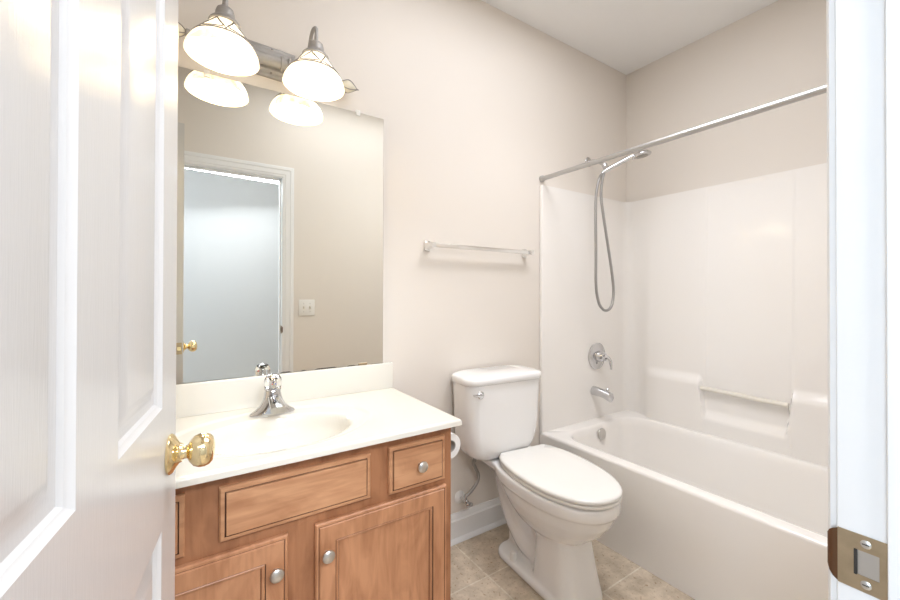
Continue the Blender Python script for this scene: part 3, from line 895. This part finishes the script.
# ------------------------------------------------------------------ shower
rod = thing('shower_curtain_rod', 'straight grey metal shower curtain rod above the tub', 'curtain rod', (1.728, -0.75, 1.886))
bm = B(); tube(bm, [(1.716, -0.010, 1.884), (1.726, YF + 0.010, 1.889)], 0.0125, 20)
obj('rod', bm, 'rodm', rod)
for y, s, x, z in ((-0.0005, -1, 1.716, 1.884), (YF + 0.0005, 1, 1.726, 1.889)):
    bm = B(); lathe(bm, [(0.0, 0), (0.0185, 0), (0.0185, 0.012), (0.0145, 0.020), (0.0, 0.020)], (x, y, z), (0, s, 0), 24, cap0=False, cap1=False)
    obj('rod_end', bm, 'rodm', rod, ang=40)

sx, sz = 2.140, 2.060
arm = thing('shower_holder', 'chrome shower pipe with holder on the wall above the surround', 'shower arm', (sx, 0, sz))
hp = Vector((2.105, -0.160, 1.963))
bm = B(); lathe(bm, [(0, 0.0005), (0.030, 0.0005), (0.031, 0.003), (0.024, 0.009), (0.012, 0.013), (0, 0.013)], (sx, 0, sz), (0, -1, 0), 28, cap0=False, cap1=False)
obj('wall_flange', bm, 'chrome', arm)
bm = B(); tube(bm, smooth_path([(sx, -0.008, sz), (sx - 0.004, -0.05, sz - 0.006), (sx - 0.015, -0.10, sz - 0.035), (hp.x + 0.010, hp.y + 0.025, hp.z + 0.040)], 6), 0.0095, 14)
obj('pipe', bm, 'chrome', arm)
bm = B()
lathe(bm, [(0.012, 0), (0.016, 0.003), (0.016, 0.014), (0.013, 0.018), (0.013, 0.028), (0.017, 0.031), (0.017, 0.046), (0.010, 0.050)], (hp.x + 0.011, hp.y + 0.027, hp.z + 0.043), (-0.2, -0.5, -0.9), 18)
d = (Vector((0.62, -0.45, 0.38))).normalized()
obj('bracket', bm, 'chrome', arm, ang=40)
hs = thing('hand_shower', 'chrome hand shower with long looped hose hanging in its holder', 'hand shower', hp)
he = Vector((2.240, -0.300, 2.043))
hd = (he - hp).normalized()
bm = B()
tube(bm, smooth_path([hp - hd * 0.030 + Vector((0, 0, -0.008)), hp, hp + hd * 0.08 + Vector((0, 0, 0.008)), hp + hd * 0.15 + Vector((0, 0, 0.013)), he - hd * 0.045 + Vector((0, 0, 0.004))], 6), [0.011, 0.014, 0.0130, 0.014, 0.019], 16)
obj('handle', bm, 'chrome', hs)
bm = B()
fn = (Vector((0.12, -0.10, -0.98))).normalized()
lathe(bm, [(0.0, -0.020), (0.020, -0.018), (0.040, -0.011), (0.050, -0.002), (0.051, 0.005), (0.048, 0.010), (0.034, 0.012), (0.0, 0.013)], he, fn, 32, cap0=False, cap1=False)
hdv = obj('spray_head', bm, 'chrome', hs, ang=50)
bm = B(); lathe(bm, [(0.0, 0.013), (0.033, 0.0125), (0.031, 0.0145), (0.0, 0.0155)], he, fn, 28, cap0=False, cap1=False)
o = obj('spray_face', bm, 'card', hdv); o['label'] = 'grey nozzle face'
bm = B()
HOSE = [(2.030, -0.165, 1.905), (2.008, -0.163, 1.845), (1.998, -0.16, 1.739), (2.000, -0.16, 1.476), (2.001, -0.16, 1.272), (2.025, -0.16, 1.172), (2.060, -0.16, 1.132), (2.096, -0.16, 1.120), (2.135, -0.16, 1.132), (2.160, -0.16, 1.170), (2.170, -0.16, 1.240), (2.147, -0.16, 1.376), (2.077, -0.155, 1.689), (2.062, -0.15, 1.807), (2.074, -0.15, 1.898)]
hose = smooth_path([hp - hd * 0.030 + Vector((0, 0, -0.010))] + HOSE + [(hp.x - 0.012, hp.y + 0.010, hp.z - 0.010)], 8)
tube(bm, hose, 0.0080, 12)
obj('hose', bm, 'steel', hs)

# tub valve
val = thing('tub_valve', 'round chrome tub valve with lever handle on the surround wall', 'shower valve', (2.195, -0.0205, 0.822))
bm = B(); lathe(bm, [(0, 0.0003), (0.084, 0.0003), (0.086, 0.004), (0.080, 0.009), (0.060, 0.012), (0.045, 0.016), (0, 0.017)], (2.195, -0.0205, 0.822), (0, -1, 0), 48, cap0=False, cap1=False)
obj('escutcheon', bm, 'chrome', val)
bm = B()
lathe(bm, [(0.036, 0.016), (0.034, 0.03), (0.030, 0.050), (0.026, 0.060), (0.0, 0.064)], (2.195, -0.0205, 0.822), (0, -1, 0), 28, cap1=False)
tube(bm, smooth_path([(2.195, -0.072, 0.830), (2.218, -0.086, 0.820), (2.242, -0.090, 0.790), (2.246, -0.092, 0.742)], 6), [0.021, 0.018, 0.014, 0.009], 14, sq=(1, 0.6))
obj('lever_handle', bm, 'chrome', val)
sp = thing('tub_spout', 'chrome tub spout with diverter knob above the tub rim', 'tub spout', (2.165, -0.0205, 0.606))
bm = B()
rings = []
for k in range(10):
    t = k / 9
    y = -0.0208 - 0.125 * t
    r = 0.029 - 0.003 * t; zc = 0.606 - 0.014 * t ** 2
    rings.append([(2.165 + r * math.cos(a), y, zc + r * (math.sin(a) if math.sin(a) > 0 else math.sin(a) * (1 + 0.35 * sst(0.6, 1.0, t)))) for a in [2 * PI * i / 24 for i in range(24)]])
rings.append([(2.165 + 0.018 * math.cos(a), -0.152, 0.588 + 0.017 * math.sin(a)) for a in [2 * PI * i / 24 for i in range(24)]])
loft(bm, rings)
obj('spout_body', bm, 'chrome', sp, ang=50)
bm = B(); lathe(bm, [(0.004, 0), (0.004, 0.012), (0.009, 0.014), (0.010, 0.021), (0.007, 0.025), (0, 0.026)], (2.165, -0.122, 0.614), (0, 0, 1), 16, cap1=False)
obj('diverter_knob', bm, 'chrome', sp)

# ------------------------------------------------------------------ light switch on the front wall (seen in the mirror)
sw = thing('light_switch', 'ivory double toggle light switch on the wall beside the door casing', 'light switch', (0.752, YF, 1.110))
bm = B(); box(bm, 0.694, 0.810, YF + 0.0005, YF + 0.006, 1.050, 1.170, 0.003, 2); obj('switch_plate', bm, 'plastic', sw, ang=40)
for x in (0.729, 0.775):
    bm = B(); box(bm, x - 0.0055, x + 0.0055, YF + 0.006, YF + 0.0068, 1.098, 1.122)
    loft(bm, [[(x + a * h, YF + y, 1.110 + zc + b * v) for a, b in ((-1, -1), (1, -1), (1, 1), (-1, 1))] for h, v, y, zc in ((0.0045, 0.009, 0.0068, 0), (0.004, 0.005, 0.019, 0.008))])
    obj('toggle', bm, 'ivory', sw, smooth=False)
    for z in (1.080, 1.140):
        bm = B(); lathe(bm, [(0.0035, 0), (0.0035, 0.001), (0.001, 0.0016)], (x, YF + 0.006, z), (0, 1, 0), 10); obj('screw', bm, 'nickel', sw)

# ------------------------------------------------------------------ strike plate on the jamb
st = thing('strike_plate', 'worn brass strike plate with two screws on the white door jamb', 'strike plate', (JX1, YF - 0.02, 0.952))
bm = B()
sxp = JX1 - 0.0012
zc = 0.952; hh = 0.0285
path = [(sxp, YF - 0.0385), (sxp, YF - 0.026), (sxp, YF - 0.012), (sxp, YF - 0.001), (sxp + 0.0006, YF + 0.003), (sxp + 0.003, YF + 0.0062), (sxp + 0.0065, YF + 0.0085)]
half = [hh, hh, hh, hh * 0.97, hh * 0.88, hh * 0.76, hh * 0.58]
hole_y0, hole_y1, hole_h = YF - 0.0315, YF - 0.0135, 0.0125
# plate as strips with a hole
def strip(y0, y1, z0, z1):
    box(bm, JX1 - 0.0014, JX1 - 0.0002, y0, y1, z0, z1)
strip(YF - 0.0385, hole_y0, zc - hh, zc + hh)
strip(hole_y1, YF - 0.001, zc - hh, zc + hh)
strip(hole_y0, hole_y1, zc + hole_h, zc + hh)
strip(hole_y0, hole_y1, zc - hh, zc - hole_h)
obj('plate', bm, 'abrass', st, ang=40); bm = B()
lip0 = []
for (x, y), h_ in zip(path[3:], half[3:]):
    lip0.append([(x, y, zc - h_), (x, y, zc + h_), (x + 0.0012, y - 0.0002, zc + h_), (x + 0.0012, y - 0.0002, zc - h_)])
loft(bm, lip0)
o = obj('curved_lip', bm, 'lip_reflection', st, ang=40); o['label'] = 'curved lip with a dark reflection painted in'  # the lip's darkness is a reflection put into the material
bm = B(); box(bm, JX1 - 0.0006, JX1 - 0.0001, hole_y0 + 0.0002, hole_y1 - 0.0002, zc - hole_h, zc + hole_h)
o = obj('latch_hole', bm, 'nickel', st, smooth=False); o['label'] = 'grey latch hole'
bm = B(); box(bm, JX1 - 0.0032, JX1 - 0.0008, hole_y1 - 0.0022, hole_y1, zc - hole_h, zc + hole_h)
o = obj('latch_tab', bm, 'dark', st, smooth=False); o['label'] = 'dark bent tab at the hole edge'
for z in (zc - 0.0205, zc + 0.0205):
    bm = B(); lathe(bm, [(0.0042, 0), (0.0042, 0.0006), (0.003, 0.0012)], (JX1 - 0.0013, YF - 0.022, z), (-1, 0, 0), 14)
    box(bm, JX1 - 0.0027, JX1 - 0.0024, YF - 0.0245, YF - 0.0195, z - 0.0005, z + 0.0005, mi=1)
    obj('screw', bm, ['nickel', 'dark'], st)

# ------------------------------------------------------------------ the open door
EX, EY, DA = -0.0125, -0.7399, math.radians(8.4)
ud = Vector((-math.sin(DA), -math.cos(DA), 0))      # from free edge to hinge
nd = Vector((math.cos(DA), -math.sin(DA), 0))       # room-side face normal (towards the camera side)
DW, DZ0, DZ1, DT = 0.715, 0.012, 2.052, 0.035
door = thing('door_1', 'white panelled door standing open with a brass knob', 'door', (EX, EY, 0), kind='structure')


def PD(face):
    if face > 0: return lambda s, t, d: Vector((EX, EY, t)) + ud * s - nd * d
    return lambda s, t, d: Vector((EX, EY, t)) + ud * s - nd * (DT - d)


bm = B()
SS = [0.0, 0.111, 0.325, 0.436, 0.648, DW]
TT = [DZ0, 0.26, 0.8474, 1.0411, 1.925, DZ1]
MOULD = [(0.0, 0.0, 0), (0.003, 0.0035, 0), (0.007, 0.0055, 0), (0.010, 0.0095, 0), (0.017, 0.0105, 0), (0.024, 0.0100, 0), (0.040, 0.0035, 0), (0.046, 0.0025, 0)]
for face in (1, -1):
    P = PD(face)
    for i in range(5):
        for j in range(5):
            if i in (1, 3) and j in (1, 3):
                panel(bm, P, SS[i], SS[i + 1], TT[j], TT[j + 1], MOULD)
            else:
                bm.faces.new([bm.verts.new(P(a, b, 0)) for a, b in ((SS[i], TT[j]), (SS[i + 1], TT[j]), (SS[i + 1], TT[j + 1]), (SS[i], TT[j + 1]))])
P = PD(1)
for a, b in (((0, DZ0), (0, DZ1)), ((0, DZ1), (DW, DZ1)), ((DW, DZ1), (DW, DZ0)), ((DW, DZ0), (0, DZ0))):
    bm.faces.new([bm.verts.new(p) for p in (P(*a, 0), P(*b, 0), P(*b, DT), P(*a, DT))])
bmesh.ops.remove_doubles(bm, verts=bm.verts, dist=1e-5)
obj('door_slab', bm, 'door', door, smooth=True, ang=24)
KZ = 0.9505
for f in (1, -1):
    base = PD(1)(0.060, KZ, 0 if f > 0 else DT); ax = nd * f
    bm = B(); lathe(bm, [(0, 0.0003), (0.0325, 0.0003), (0.0335, 0.003), (0.031, 0.007), (0.022, 0.012), (0.0165, 0.016), (0.015, 0.020), (0, 0.020)], base, ax, 36, cap0=False, cap1=False)
    r = obj('knob_rose', bm, 'brass', door, ang=50); r['label'] = 'polished brass rose plate'
    bm = B(); lathe(bm, [(0.0125, 0.018), (0.0105, 0.023), (0.0110, 0.027), (0.018, 0.031), (0.0250, 0.037), (0.0280, 0.045), (0.0280, 0.053), (0.0255, 0.060), (0.020, 0.0650), (0.010, 0.0675), (0, 0.068)], base, ax, 36, cap1=False)
    k = obj('door_knob', bm, 'brass', door, ang=50); k['label'] = 'polished brass round door knob'
bm = B()
cE = Vector((EX, EY, KZ)) - nd * (DT / 2) - ud * 0.0002
loft(bm, [[cE + nd * a * 0.0125 + Vector((0, 0, b * 0.0285)) - ud * h for a, b in ((-1, -1), (1, -1), (1, 1), (-1, 1))] for h in (0.0, 0.0015)])
loft(bm, [[cE + nd * a * 0.0075 + Vector((0, 0, b * 0.009)) - ud * h for a, b in ((-1, -1), (1, -1), (1, 1), (-1, 1))] for h in (0.0015, 0.009)], mi=1)
o = obj('latch_plate', bm, ['abrass', 'brass'], door, smooth=False); o['label'] = 'brass latch plate in the door edge'
for z in (0.25, 1.03, 1.80):
    bm = B(); c = PD(1)(DW + 0.004, z, -0.004)
    tube(bm, [c - Vector((0, 0, 0.045)), c + Vector((0, 0, 0.045))], 0.006, 10)
    obj('hinge', bm, 'brass', door)
